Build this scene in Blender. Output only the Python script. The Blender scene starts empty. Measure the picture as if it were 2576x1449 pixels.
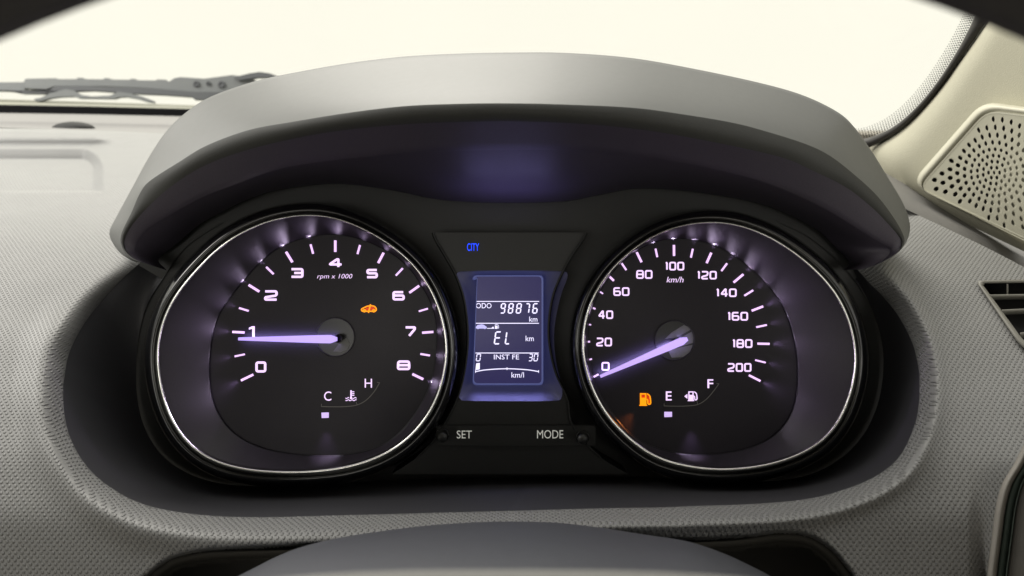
import bpy, bmesh, math, random
import numpy as np
from mathutils import Vector, Matrix
from mathutils.geometry import delaunay_2d_cdt
random.seed(4)
S = bpy.context.scene
COL = S.collection

# ------------------------------------------------------------------ camera
PITCH = math.radians(20)
CAM = Vector((0.0, 0.0, 1.15))
FPX = 1983.0            # focal length in px of a 2576 px wide picture
cd = bpy.data.cameras.new('camera')
cam = bpy.data.objects.new('camera', cd); COL.objects.link(cam)
cam.location = CAM
cam.rotation_euler = (math.pi/2 - PITCH, 0, 0)
cd.sensor_width = 36.0
cd.lens = 36.0*FPX/2576.0
cd.clip_start = 0.01; cd.clip_end = 100
cd.dof.use_dof = True
cd.dof.focus_distance = 0.372
cd.dof.aperture_fstop = 11.5
S.camera = cam

# ------------------------------------------------------------------ world, lamps, exposure
w = bpy.data.worlds.new('World'); S.world = w; w.use_nodes = True
bg = w.node_tree.nodes['Background']
bg.inputs[0].default_value = (1.0, 0.98, 0.915, 1)
bg.inputs[1].default_value = 1.11
S.view_settings.view_transform = 'Standard'
S.view_settings.look = 'None'
S.view_settings.exposure = 0.0
S.view_settings.gamma = 1.0
S.cycles.use_denoising = True
S.cycles.max_bounces = 8
S.cycles.transparent_max_bounces = 8
S.cycles.caustics_reflective = False
S.cycles.sample_clamp_indirect = 4.0

def area_lamp(name, loc, target, size, size_y, power, color):
    l = bpy.data.lights.new(name, 'AREA'); l.shape = 'RECTANGLE'
    l.size = size; l.size_y = size_y; l.energy = power; l.color = color
    o = bpy.data.objects.new(name, l); COL.objects.link(o)
    o.location = loc
    o.rotation_euler = (Vector(target)-Vector(loc)).to_track_quat('-Z', 'Y').to_euler()
    return o
area_lamp('workshop_ceiling_lamp', (-0.5, 2.3, 3.2), (-0.1, 0.45, 1.0), 1.6, 1.2, 80, (1.0, 0.96, 0.88))
area_lamp('left_fill_lamp', (-1.0, 0.55, 1.60), (-0.25, 0.35, 1.0), .7, .5, 8.5, (1.0, 0.97, 0.91))  # added fill set near the left, so the right dash stays dimmer
area_lamp('rear_fill_lamp', (0.0, -1.35, 1.50), (0, .35, 1.0), 1.3, .30, 5.0, (1.0, 0.97, 0.90))  # added fill behind the camera, brightens chrome rings and lower dash

# ------------------------------------------------------------------ picture point + depth -> place in the car
cP, sP = math.cos(PITCH), math.sin(PITCH)
def P(px, py, d):
    u = (px-1288.0)/FPX*d; v = (724.5-py)/FPX*d
    return Vector((u, d*cP + v*sP, CAM.z - d*sP + v*cP))
AX = Vector((0, cP, -sP))
def z1(p): return (377.3+.30518*p[0], 528.3+.30518*p[1])     # tachometer
def z2(p): return (377.3+.30518*p[0], 880.5+.30518*p[1])
def z3(p): return (1415.0+.30518*p[0], 528.3+.30518*p[1])    # speedometer
def z4(p): return (1415.0+.30518*p[0], 842.7+.30518*p[1])
def zD(p): return (1031.4+.26049*p[0], 666.6+.26049*p[1])    # display

# ------------------------------------------------------------------ materials
def lin(c):
    return tuple((x/255/12.92 if x/255 <= .04045 else ((x/255+.055)/1.055)**2.4) for x in c)
def mat(name, color, rough=.5, metal=0.0, spec=.5, emit=None, estr=1.0, noise=.06, nscale=300, bump=0.0, bscale=900, coat=0.0, rgh_noise=0.0, srgb=False):
    m = bpy.data.materials.new(name); m.use_nodes = True
    nt = m.node_tree; b = nt.nodes['Principled BSDF']
    if srgb: color = lin(color)
    tc = nt.nodes.new('ShaderNodeTexCoord')
    nz = nt.nodes.new('ShaderNodeTexNoise'); nz.inputs['Scale'].default_value = nscale; nz.inputs['Detail'].default_value = 4
    nt.links.new(tc.outputs['Object'], nz.inputs['Vector'])
    mx = nt.nodes.new('ShaderNodeMix'); mx.data_type = 'RGBA'
    mx.inputs[6].default_value = (*[c*(1-noise) for c in color], 1)
    mx.inputs[7].default_value = (*[min(1, c*(1+noise)) for c in color], 1)
    nt.links.new(nz.outputs['Fac'], mx.inputs[0]); nt.links.new(mx.outputs[2], b.inputs['Base Color'])
    b.inputs['Roughness'].default_value = rough; b.inputs['Metallic'].default_value = metal
    b.inputs['Specular IOR Level'].default_value = spec
    if coat: b.inputs['Coat Weight'].default_value = coat; b.inputs['Coat Roughness'].default_value = .08
    if rgh_noise:
        n2 = nt.nodes.new('ShaderNodeTexNoise'); n2.inputs['Scale'].default_value = 25
        nt.links.new(tc.outputs['Object'], n2.inputs['Vector'])
        mr = nt.nodes.new('ShaderNodeMapRange'); mr.inputs[3].default_value = rough-rgh_noise; mr.inputs[4].default_value = rough+rgh_noise
        nt.links.new(n2.outputs['Fac'], mr.inputs[0]); nt.links.new(mr.outputs[0], b.inputs['Roughness'])
    if emit is not None:
        b.inputs['Emission Color'].default_value = (*emit, 1); b.inputs['Emission Strength'].default_value = estr
    if bump:
        n3 = nt.nodes.new('ShaderNodeTexNoise'); n3.inputs['Scale'].default_value = bscale; n3.inputs['Detail'].default_value = 2
        nt.links.new(tc.outputs['Object'], n3.inputs['Vector'])
        bp = nt.nodes.new('ShaderNodeBump'); bp.inputs['Strength'].default_value = bump; bp.inputs['Distance'].default_value = .0004
        nt.links.new(n3.outputs['Fac'], bp.inputs['Height']); nt.links.new(bp.outputs[0], b.inputs['Normal'])
    return m

def mesh_weave_mat(name, color, rough, dist, cu=.0024, cv=.0028, strength=1.0):
    """moulded plastic with staggered dimples, laid out in metres by the UV map"""
    m = mat(name, color, rough, noise=.05, nscale=60)
    nt = m.node_tree; b = nt.nodes['Principled BSDF']; N = nt.nodes.new; L = nt.links.new
    uv = N('ShaderNodeUVMap'); uv.uv_map = 'UVMap'
    sp = N('ShaderNodeSeparateXYZ'); L(uv.outputs[0], sp.inputs[0])
    def wave(sock, period):
        a = N('ShaderNodeMath'); a.operation = 'MULTIPLY'; a.inputs[1].default_value = 2*math.pi/period; L(sock, a.inputs[0])
        c = N('ShaderNodeMath'); c.operation = 'COSINE'; L(a.outputs[0], c.inputs[0]); return c.outputs[0]
    pr = N('ShaderNodeMath'); pr.operation = 'MULTIPLY'
    L(wave(sp.outputs[0], cu), pr.inputs[0]); L(wave(sp.outputs[1], cv), pr.inputs[1])
    mr = N('ShaderNodeMapRange'); mr.interpolation_type = 'SMOOTHSTEP'
    mr.inputs[1].default_value = .05; mr.inputs[2].default_value = .80; mr.inputs[3].default_value = 1; mr.inputs[4].default_value = 0
    L(pr.outputs[0], mr.inputs[0])
    bp = N('ShaderNodeBump'); bp.inputs['Strength'].default_value = strength; bp.inputs['Distance'].default_value = dist
    fa = N('ShaderNodeMapRange'); fa.inputs[1].default_value = VF0; fa.inputs[2].default_value = VF1; fa.inputs[3].default_value = .22; fa.inputs[4].default_value = 1.0
    L(sp.outputs[1], fa.inputs[0])
    am = N('ShaderNodeMath'); am.operation = 'MULTIPLY'; L(mr.outputs[0], am.inputs[0]); L(fa.outputs[0], am.inputs[1])
    L(am.outputs[0], bp.inputs['Height']); L(bp.outputs[0], b.inputs['Normal'])
    return m

VF0, VF1 = .30, .45      # metres down the dash; grain flattened above for the washed-out bright light
M = {}
M['dash'] = mesh_weave_mat('dash_plastic', (.266, .267, .264), .50, .0012)
M['dash_smooth'] = mat('dash_smooth_plastic', (.22, .215, .21), .6, bump=.15, bscale=1500)
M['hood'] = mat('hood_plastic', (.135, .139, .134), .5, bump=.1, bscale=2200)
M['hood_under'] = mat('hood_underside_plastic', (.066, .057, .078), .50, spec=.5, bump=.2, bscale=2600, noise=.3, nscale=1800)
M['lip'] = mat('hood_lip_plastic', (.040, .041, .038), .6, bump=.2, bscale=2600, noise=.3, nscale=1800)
M['funnel'] = mat('surround_plastic', (.050, .050, .056), .48, bump=.2, bscale=2500, noise=.3, nscale=1800)
M['panel'] = mat('panel_black_plastic', (.0115, .012, .0115), .45, bump=.2, bscale=2500, noise=.4, nscale=1800)
M['gloss'] = mat('piano_black', (.008, .008, .009), .13, spec=.6, noise=.2)
M['dial'] = mat('dial_print_black', (.012, .009, .0155), .42, spec=.35, noise=.4, nscale=1800, bump=.1, bscale=3000, rgh_noise=.06)
M['dish'] = mat('dial_dish_black', (.029, .0245, .034), .40, spec=.5, noise=.3, nscale=1800, bump=.1, bscale=3000)
M['chrome'] = mat('chrome', (.78, .78, .74), .17, metal=1.0, noise=.02)
M['hub'] = mat('needle_cap_recess', (.010, .010, .011), .3, noise=.3)
M['hub_plate'] = mat('hub_plate_grey', (.16, .16, .15), .5, noise=.3, nscale=500)
M['lit_white'] = mat('lit_lilac_white', (.6, .5, .7), .4, emit=(.87, .64, 1.0), estr=1.05, noise=.03)
M['lit_tick'] = mat('lit_lilac_tick', (.6, .5, .7), .4, emit=(.84, .55, .98), estr=1.08, noise=.03)
M['lit_needle'] = mat('lit_needle', (.5, .4, .7), .4, emit=(.47, .34, .92), estr=.98, noise=.03)
M['lit_needle2'] = mat('lit_needle_pink', (.5, .4, .7), .4, emit=(.52, .36, .88), estr=.98, noise=.03)
M['lit_block'] = mat('lit_level_block', (.5, .4, .6), .4, emit=(.60, .44, .86), estr=1.0)
M['print_grey'] = mat('grey_print', (.20, .19, .18), .6)
M['amber'] = mat('lit_amber', (.6, .3, .0), .4, emit=(1.0, .30, .0), estr=1.15)
M['amber_red'] = mat('lit_amber_dim', (.4, .05, .0), .4, emit=(.60, .035, .0), estr=.9)
M['blue'] = mat('lit_blue', (.0, .05, .6), .4, emit=(.006, .055, 1.0), estr=1.8)
M['lcd_on'] = mat('lcd_lit_segment', (.5, .5, .7), .4, emit=(.80, .76, 1.0), estr=1.25)
M['lcd_dim'] = mat('lcd_lit_soft', (.4, .4, .6), .4, emit=(.50, .47, .90), estr=1.0)
M['lcd_bg'] = mat('lcd_background', (.012, .012, .02), .25, spec=.25, emit=(.026, .022, .085), estr=1.0, noise=.2)
M['lcd_frame'] = mat('lcd_frame_edge', (.08, .09, .15), .3, emit=(.055, .065, .19), estr=1.0)
M['letter'] = mat('white_lettering', (.7, .7, .66), .6, emit=(.9, .9, .82), estr=.28)
M['seal'] = mat('windscreen_rubber_seal', (.022, .020, .018), .5, bump=.2)
M['frit'] = mat('black_frit', (.004, .004, .005), .85, spec=.1)
M['pillar'] = mat('pillar_trim_beige', (.44, .425, .33), .7, noise=.04, bump=.55, bscale=1400)
M['grille'] = mat('speaker_plastic_beige', (.54, .525, .42), .55, noise=.03, bump=.1)
M['speaker'] = mat('speaker_cloth_dark', (.02, .018, .016), .9, noise=.5, nscale=120)
M['wiper'] = mat('wiper_grey_metal', (.20, .21, .215), .55, noise=.1, nscale=40)
M['wiper_dark'] = mat('wiper_dark_rubber', (.11, .115, .125), .6)
M['cowl'] = mat('cowl_grey', (.26, .26, .21), .6)
M['column'] = mat('column_cover_plastic', (.072, .075, .087), .55, bump=.25, bscale=2500)
M['wheel'] = mat('steering_wheel_leather', (.030, .028, .030), .6, bump=.5, bscale=700)
M['wheelhub'] = mat('steering_wheel_hub_plastic', (.165, .165, .155), .6, bump=.2)
M['slat'] = mat('vent_slat_plastic', (.20, .195, .17), .5)
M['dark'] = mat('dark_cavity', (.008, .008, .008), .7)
M['door'] = mat('door_panel_grey', (.065, .06, .052), .7, noise=.25, nscale=90, bump=.3)
M['door_strip'] = mat('door_strip_grey', (.085, .12, .10), .6, noise=.15)
M['door_edge'] = mat('dash_end_edge', (.24, .225, .20), .55)
M['wall'] = mat('workshop_wall_white', (.93, .92, .86), .9, noise=.02, nscale=.6)
M['cabin'] = mat('cabin_lining', (.30, .28, .24), .9)
M['tub_glow'] = mat('display_tub_glow', (.17, .17, .25), .30, emit=(.003, .003, .012), estr=1.0, noise=.2, nscale=60)  # faint emission stands in for display light scattered on the tub walls

# ------------------------------------------------------------------ mesh helpers
def link(name, verts, faces, m, parent=None, smooth=False, uv=None):
    me = bpy.data.meshes.new(name)
    c = Vector((0, 0, 0))
    verts = [Vector(v) for v in verts]
    if parent is None:
        for v in verts: c += v
        c /= len(verts)
        base = c
    else: base = WORLD[parent.name]
    me.from_pydata([tuple(v-base) for v in verts], [], faces)
    if uv is not None:
        lay = me.uv_layers.new(name='UVMap')
        idx = np.empty(len(me.loops), dtype=np.int32); me.loops.foreach_get('vertex_index', idx)
        lay.data.foreach_set('uv', np.asarray(uv, dtype=np.float32)[idx].ravel())
    if smooth: me.polygons.foreach_set('use_smooth', [True]*len(me.polygons))
    me.materials.append(m)
    o = bpy.data.objects.new(name, me); COL.objects.link(o)
    if parent is None: o.location = base
    else: o.parent = parent
    WORLD[o.name] = base
    return o
WORLD = {}
def tag(o, label, cat, group=None, kind=None):
    if label: o['label'] = label
    if cat: o['category'] = cat
    if group: o['group'] = group
    if kind: o['kind'] = kind
    return o
def thing(name, label, cat, loc, group=None):
    o = bpy.data.objects.new(name, None); COL.objects.link(o); o.empty_display_size = .02
    o.location = loc; WORLD[o.name] = Vector(loc)
    return tag(o, label, cat, group)

def spline(pts, n, closed=False, lift=None):
    """Catmull-Rom through pts (any dimension), resampled to n points of equal arc length"""
    p = [np.array(q, float) for q in pts]; k = len(p); out = []
    segs = k if closed else k-1
    for i in range(segs):
        if closed: a, b, c, d = p[(i-1) % k], p[i], p[(i+1) % k], p[(i+2) % k]
        else: a, b, c, d = p[max(i-1, 0)], p[i], p[i+1], p[min(i+2, k-1)]
        for s in range(16):
            t = s/16
            out.append(.5*((2*b)+(c-a)*t+(2*a-5*b+4*c-d)*t*t+(3*b-a-3*c+d)*t**3))
    out.append(p[0] if closed else p[-1])
    return resample(out, n, closed)
def resample(out, n, closed=False):
    out = np.array(out); L = np.r_[0, np.cumsum(np.linalg.norm(np.diff(out[:, :2], axis=0), axis=1))]
    t = np.linspace(0, L[-1], n+1)[:-1] if closed else np.linspace(0, L[-1], n)
    return np.stack([np.interp(t, L, out[:, j]) for j in range(out.shape[1])], 1)
def offset(pts, w, closed=True):
    """offset a polyline outward (w > 0) along its normals; w is a number or a list"""
    p = np.asarray(pts)[:, :2]
    if closed: t = np.roll(p, -1, 0)-np.roll(p, 1, 0)
    else: t = np.gradient(p, axis=0)
    t /= np.linalg.norm(t, axis=1)[:, None]
    nrm = np.stack([t[:, 1], -t[:, 0]], 1)
    area = .5*np.sum(p[:, 0]*np.roll(p[:, 1], -1)-np.roll(p[:, 0], -1)*p[:, 1])
    if closed and area < 0: nrm = -nrm
    return p+nrm*(np.asarray(w).reshape(-1, 1) if np.ndim(w) else w)
def loft(name, curves, m, parent=None, closed=False, smooth=True, uv=None):
    n = len(curves[0]); V = [v for c in curves for v in c]; F = []
    for j in range(len(curves)-1):
        for i in range(n if closed else n-1):
            a = j*n+i; b = j*n+(i+1) % n
            F.append((a, b, b+n, a+n))
    return link(name, V, F, m, parent, smooth, uv)
def lift(pts, d):
    if np.ndim(d) == 0: return [P(p[0], p[1], d) for p in pts]
    return [P(p[0], p[1], e) for p, e in zip(pts, d)]
def sheet(name, pts, d, m, parent=None, thick=0.0):
    """a flat piece cut to a traced outline, with real thickness behind it"""
    n = len(pts); V = lift(pts, d); F = [tuple(range(n))]
    if thick:
        V += [v+AX*thick for v in V]
        F += [(i, (i+1) % n, n+(i+1) % n, n+i) for i in range(n)]
        F.append(tuple(range(2*n-1, n-1, -1)))
    return link(name, V, F, m, parent)
def merge_sheets(name, polys, d, m, parent=None, thick=.0003):
    V = []; F = []
    for pts in polys:
        n = len(pts); b = len(V); v = lift(pts, d); V += v+[q+AX*thick for q in v]
        F.append(tuple(range(b, b+n)))
        F += [(b+i, b+(i+1) % n, b+n+(i+1) % n, b+n+i) for i in range(n)]
    return link(name, V, F, m, parent)
def rounded(pts, r, closed=True, n=5):
    """round the corners of a polyline"""
    out = []; k = len(pts); p = [np.array(q, float) for q in pts]
    for i in range(k):
        if not closed and i in (0, k-1): out.append(tuple(p[i])); continue
        a, b, c = p[(i-1) % k], p[i], p[(i+1) % k]
        la, lc = np.linalg.norm(a-b), np.linalg.norm(c-b)
        rr = min(r, la*.49, lc*.49)
        s, e = b+(a-b)/la*rr, b+(c-b)/lc*rr
        for j in range(n+1):
            t = j/n; out.append(tuple((1-t)**2*s+2*t*(1-t)*b+t*t*e))
    return out
def ribbon(pts, wd, closed=False):
    """stroke of width wd along a polyline as quads with mitred joints"""
    p = np.array(pts, float); k = len(p); L = []; R = []
    for i in range(k):
        if closed: a, c = p[(i-1) % k], p[(i+1) % k]
        else: a, c = (p[i-1] if i else None), (p[i+1] if i < k-1 else None)
        t1 = None if a is None else (p[i]-a)/np.linalg.norm(p[i]-a)
        t2 = None if c is None else (c-p[i])/np.linalg.norm(c-p[i])
        if t1 is None: t1 = t2
        if t2 is None: t2 = t1
        t = t1+t2; ln = np.linalg.norm(t); t = t/ln if ln > 1e-6 else t1
        nn = np.array([-t[1], t[0]]); n1 = np.array([-t1[1], t1[0]])
        s = min(1/max(abs(nn@n1), .3), 2.2)
        L.append(p[i]+nn*wd/2*s); R.append(p[i]-nn*wd/2*s)
    return [[tuple(L[i]), tuple(L[(i+1) % k]), tuple(R[(i+1) % k]), tuple(R[i])] for i in range(k if closed else k-1)]
def circle(cx, cy, r, n=24, ry=None):
    return [(cx+r*math.cos(2*math.pi*i/n), cy+(ry or r)*math.sin(2*math.pi*i/n)) for i in range(n)]
def rrect(x0, y0, x1, y1, r, n=5): return rounded([(x0, y0), (x1, y0), (x1, y1), (x0, y1)], r, True, n)
def coons(top, bottom, left, right, d, nu, nv):
    """left/right run top->bottom, top/bottom run left->right; px curves"""
    T, B, L, R = resample(top, nu), resample(bottom, nu), resample(left, nv), resample(right, nv)
    rows = []
    for j in range(nv):
        v = j/(nv-1); row = []
        for i in range(nu):
            u = i/(nu-1)
            q = (1-v)*T[i]+v*B[i]+(1-u)*L[j]+u*R[j]-((1-u)*(1-v)*T[0]+u*(1-v)*T[-1]+(1-u)*v*B[0]+u*v*B[-1])
            row.append(P(q[0], q[1], d(q[0], q[1]) if callable(d) else q[2]))
        rows.append(row)
    return rows

FONTDX = {}
def lettering(name, s, box, d, m, parent, shear=0.0, bold=0.0):
    """words set in the built-in typeface and fitted to their box (full-picture px)"""
    cu = bpy.data.curves.new(name, 'FONT'); cu.body = s; cu.size = 1; cu.shear = shear; cu.offset = bold; cu.resolution_u = 4
    t = bpy.data.objects.new(name+'_tmp', cu); COL.objects.link(t)
    dg = bpy.context.evaluated_depsgraph_get(); dg.update()
    me = t.evaluated_get(dg).to_mesh()
    co = np.array([v.co[:2] for v in me.vertices]); F = [tuple(p.vertices) for p in me.polygons]
    t.evaluated_get(dg).to_mesh_clear(); bpy.data.objects.remove(t)
    lo, hi = co.min(0), co.max(0); x0, y0, x1, y1 = box
    V = [P(x0+(c[0]-lo[0])/(hi[0]-lo[0])*(x1-x0), y1-(c[1]-lo[1])/(hi[1]-lo[1])*(y1-y0), d) for c in co]
    o = link(name, V, F, m, parent); o['label'] = 'lettering reading '+s; return o

# square numerals drawn as strokes in a 1 x 1 box (y down)
GL = {
 '0': [([(0, 0), (1, 0), (1, 1), (0, 1)], True)],
 '1': [([(0, .12), (.62, .0), (.72, .0)], False), ([(.72, -.0), (.72, 1.0)], False)],
 '2': [([(0, 0), (1, 0), (1, .50), (.0, .72), (0, 1), (1.0, 1)], False)],
 '3': [([(0, 0), (1, 0), (1, 1), (0, 1)], False), ([(.25, .5), (1, .5)], False)],
 '4': [([(1.06, .70), (0, .70), (.66, .0), (.78, 0), (.78, 1.06)], False)],
 '5': [([(1, 0), (0.04, 0), (.04, .46), (1, .46), (1, 1), (0, 1)], False)],
 '6': [([(.95, 0), (0, 0), (0, 1), (1, 1), (1, .46), (0, .46)], False)],
 '7': [([(0, 0), (1, 0), (1, .22), (.38, 1.04)], False)],
 '8': [([(.03, 0), (.97, 0), (1, .5), (1, 1), (0, 1), (0, .5)], True), ([(0, .49), (1, .49)], False)],
}
def glyph(ch, x0, y0, x1, y1, sw, r):
    polys = []
    for pts, closed in GL[ch]:
        q = [(x0+sw/2+a*(x1-x0-sw), y0+sw/2+b*(y1-y0-sw)) for a, b in pts]
        q = rounded(q, r, closed, 4) if len(q) > 2 else q
        # open strokes reach to the end of the box
        polys += ribbon(q, sw, closed)
    if ch in '235':     # flat outer ends of open strokes
        pass
    return polys
def number(name, s, box, sw, d, m, parent, r=None):
    x0, y0, x1, y1 = box; H = y1-y0; gap = .13*H
    wts = [(.40 if c == '1' else 1.0) for c in s]
    W = (x1-x0-gap*(len(s)-1))/sum(wts); polys = []; x = x0
    for c, wt in zip(s, wts):
        polys += glyph(c, x, y0, x+W*wt, y1, sw, r or H*.17); x += W*wt+gap
    o = merge_sheets(name, polys, d, m, parent); o['label'] = 'lit number '+s; return o

SEG = {'a': ((0, 0), (1, 0)), 'b': ((1, 0), (1, .5)), 'c': ((1, .5), (1, 1)), 'd': ((0, 1), (1, 1)), 'e': ((0, .5), (0, 1)), 'f': ((0, 0), (0, .5)), 'g': ((0, .5), (1, .5))}
DIG = {'0': 'abcdef', '1': 'bc', '3': 'abcdg', '6': 'acdefg', '7': 'abc', '8': 'abcdefg', '9': 'abcdfg', 'E': 'adefg', 'L': 'def'}
def lcd_digit(name, ch, box, sw, d, m, parent, slant=.14):
    x0, y0, x1, y1 = box; H = y1-y0; sl = slant*H; W = x1-x0-sl
    polys = []
    for s in DIG[ch]:
        (ax, ay), (bx, by) = SEG[s]
        A = np.array([x0+sw/2+ax*(W-sw), y0+sw/2+ay*(H-sw)]); B = np.array([x0+sw/2+bx*(W-sw), y0+sw/2+by*(H-sw)])
        t = (B-A)/np.linalg.norm(B-A); A = A+t*sw*.18; B = B-t*sw*.18; n = np.array([-t[1], t[0]])*sw/2
        A1, B1 = A+t*sw*.35, B-t*sw*.35
        hexa = [A, A1+n, B1+n, B, B1-n, A1-n]
        polys.append([(q[0]+sl*(1-(q[1]-y0)/H), q[1]) for q in hexa])
    return merge_sheets(name, polys, d, m, parent, .0001)

# ================================================================== SETTING: wall outside, cabin shell
def box_faces(rects, name, m, **k): pass
wall = link('workshop_wall', [(-14, 7, -6), (14, 7, -6), (14, 7, 12), (-14, 7, 12), (-14, 7.3, -6), (14, 7.3, -6), (14, 7.3, 12), (-14, 7.3, 12)],
            [(0, 1, 2, 3), (5, 4, 7, 6), (0, 4, 5, 1), (3, 2, 6, 7), (1, 5, 6, 2), (0, 3, 7, 4)], M['wall'])
tag(wall, 'plain cream white wall lit brightly beyond the windscreen', None, kind='structure')

def slab(bm, a, b):
    x0, y0, z0 = a; x1, y1, z1_ = b
    vs = [bm.verts.new(c) for c in ((x0, y0, z0), (x1, y0, z0), (x1, y1, z0), (x0, y1, z0), (x0, y0, z1_), (x1, y0, z1_), (x1, y1, z1_), (x0, y1, z1_))]
    for f in ((0, 3, 2, 1), (4, 5, 6, 7), (0, 1, 5, 4), (1, 2, 6, 5), (2, 3, 7, 6), (3, 0, 4, 7)): bm.faces.new([vs[i] for i in f])
bm = bmesh.new()
slab(bm, (-1.15, -1.6, 1.62), (.66, .12, 1.66))         # roof lining
slab(bm, (-1.15, -1.6, .25), (.66, .98, .30))           # floor
slab(bm, (-1.15, .95, .30), (.66, .98, 1.00))           # bulkhead
slab(bm, (.62, -1.6, .30), (.66, .95, 1.00))            # driver side door
slab(bm, (.62, -1.6, 1.50), (.66, .12, 1.62))
slab(bm, (.62, -.62, 1.00), (.66, -.50, 1.50))
slab(bm, (-1.15, -1.6, .30), (-1.11, .95, 1.00))        # passenger side door
slab(bm, (-1.15, -1.6, 1.50), (-1.11, .12, 1.62))
slab(bm, (-1.15, -.62, 1.00), (-1.11, -.50, 1.50))
slab(bm, (-1.15, -1.64, .25), (.66, -1.60, 1.15))       # rear wall under the back window
slab(bm, (-.10, -.62, .35), (.38, -.50, 1.20))          # driver seat back
slab(bm, (.02, -.60, 1.21), (.26, -.52, 1.40))          # head restraint
slab(bm, (-.95, -.62, .35), (-.45, -.50, 1.20))         # passenger seat back
me = bpy.data.meshes.new('car_cabin'); bm.to_mesh(me); bm.free(); me.materials.append(M['cabin'])
cab = bpy.data.objects.new('car_cabin', me); COL.objects.link(cab)
tag(cab, 'shell of the car cabin round the driver with roof, doors and seats', None, kind='structure')

# ================================================================== DASHBOARD
C0 = [(700, 470), (560, 530), (450, 590), (395, 630), (347, 666), (295, 714), (243, 773), (205, 825), (174, 888), (163, 943), (159, 978), (162, 1041), (178, 1104), (216, 1170),
      (272, 1222), (349, 1264), (436, 1286), (541, 1298), (663, 1301), (785, 1298), (988, 1293), (1159, 1288), (1330, 1284), (1501, 1279), (1672, 1276),
      (1745, 1273), (1890, 1268), (2018, 1257), (2110, 1236), (2201, 1199), (2263, 1148), (2300, 1071), (2311, 1016), (2313, 960), (2311, 930), (2297, 868), (2262, 798),
      (2221, 746), (2186, 711), (2150, 672), (2080, 610), (1960, 530), (1800, 460)]
C0s = spline(C0, 420)
YT = np.array([250, 330, 400, 484, 600, 700, 850, 1000, 1150, 1300, 1449, 1700])
DT = np.array([.74, .68, .57, .49, .42, .385, .352, .330, .314, .303, .300, .297])
fine_y = np.linspace(250, 1700, 300)
# smooth the table so that the surface has no creases
fd = np.interp(fine_y, YT, DT)
ker = np.hanning(31); ker /= ker.sum(); fd = np.convolve(np.pad(fd, 15, mode='edge'), ker, 'valid')
def base_d(py): return float(np.interp(py, fine_y, fd))
# arc length along the profile, for the dimple pattern
prof = [P(1288, y, base_d(y)) for y in fine_y]
arc = np.r_[0, np.cumsum([(prof[i+1]-prof[i]).length for i in range(len(prof)-1)])]
def sm(x): x = max(0.0, min(1.0, x)); return x*x*(3-2*x)
CAV = spline([(340, 1470), (363, 1446), (400, 1416), (436, 1395), (506, 1379), (593, 1373), (698, 1369), (800, 1364), (1040, 1356), (1288, 1352), (1560, 1352), (1726, 1350), (1854, 1345),
              (1964, 1333), (2037, 1342), (2091, 1374), (2128, 1414), (2154, 1449), (2172, 1490)], 200)
from bisect import bisect
def seg_dist(px, py, line):
    a = line[:-1, :2]; b = line[1:, :2]; ab = b-a; ap = np.array([px, py])-a
    t = np.clip((ap*ab).sum(1)/(ab*ab).sum(1), 0, 1)
    q = a+ab*t[:, None]-np.array([px, py])
    return math.sqrt((q*q).sum(1).min())
def dash_depth(px, py):
    d = base_d(py)
    # rolled lip round the instrument opening
    if 40 < px < 2500 and py > 420:
        r = seg_dist(px, py, C0s)
        wd = 62 if px < 1288 else 50
        amp = .013*sm((py-620)/160) if px < 1288 else .0095*sm((py-640)/120)
        amp += .002
        if r < wd: d += amp*(1-r/wd)**2
        if px < 1288: d -= .004*math.exp(-((r-wd*1.0)/40)**2)*sm((py-700)/150)
        else: d -= .0045*math.exp(-((r-wd*.95)/18)**2)*sm((py-640)/100)
    # hollow under the cowl edge on both sides of the column
    if 330 < px < 2180 and py > 1325:
        cy = float(np.interp(px, CAV[:, 0], CAV[:, 1]))
        if py > cy-1:
            r = seg_dist(px, py, CAV); d += .13*sm(r/34)
    # raised step and tray, upper left
    if px < 470 and py < 520:
        top = 322+.0000*px+ (12*px/420)
        cx = 330-.0*(py-330)
        fade = 1-sm((px-230)/(150))
        low = 372+ (py*0)
        wgt = sm((372-py)/30)*sm((py-top)/6)
        d -= .027*wgt*fade
        # tray
        if px < 262 and 374 < py < 486:
            dx = 259-px; dy = py-375; s = 0
            rr = 54
            if dx < rr and dy < rr: e = rr-math.hypot(rr-dx, rr-dy)
            else: e = min(dx, dy)
            eb = 484-py
            wt = max(0.0, min(1.0, e/25))*sm(eb/5)
            if e > 0: d += (.030-.012*sm((py-400)/80))*wt
    # tight turn towards the door on the far right
    if px > 2440 and py > 1150: d += .00012*(px-2440)*sm((py-1150)/200)
    return d
TOPL = spline([(-160, 318), (0, 321), (200, 327), (419, 336), (560, 346)], 90)
TOPR = spline([(2100, 440), (2200, 487), (2287, 530), (2380, 574), (2480, 622), (2576, 672), (2760, 770)], 90)
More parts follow.
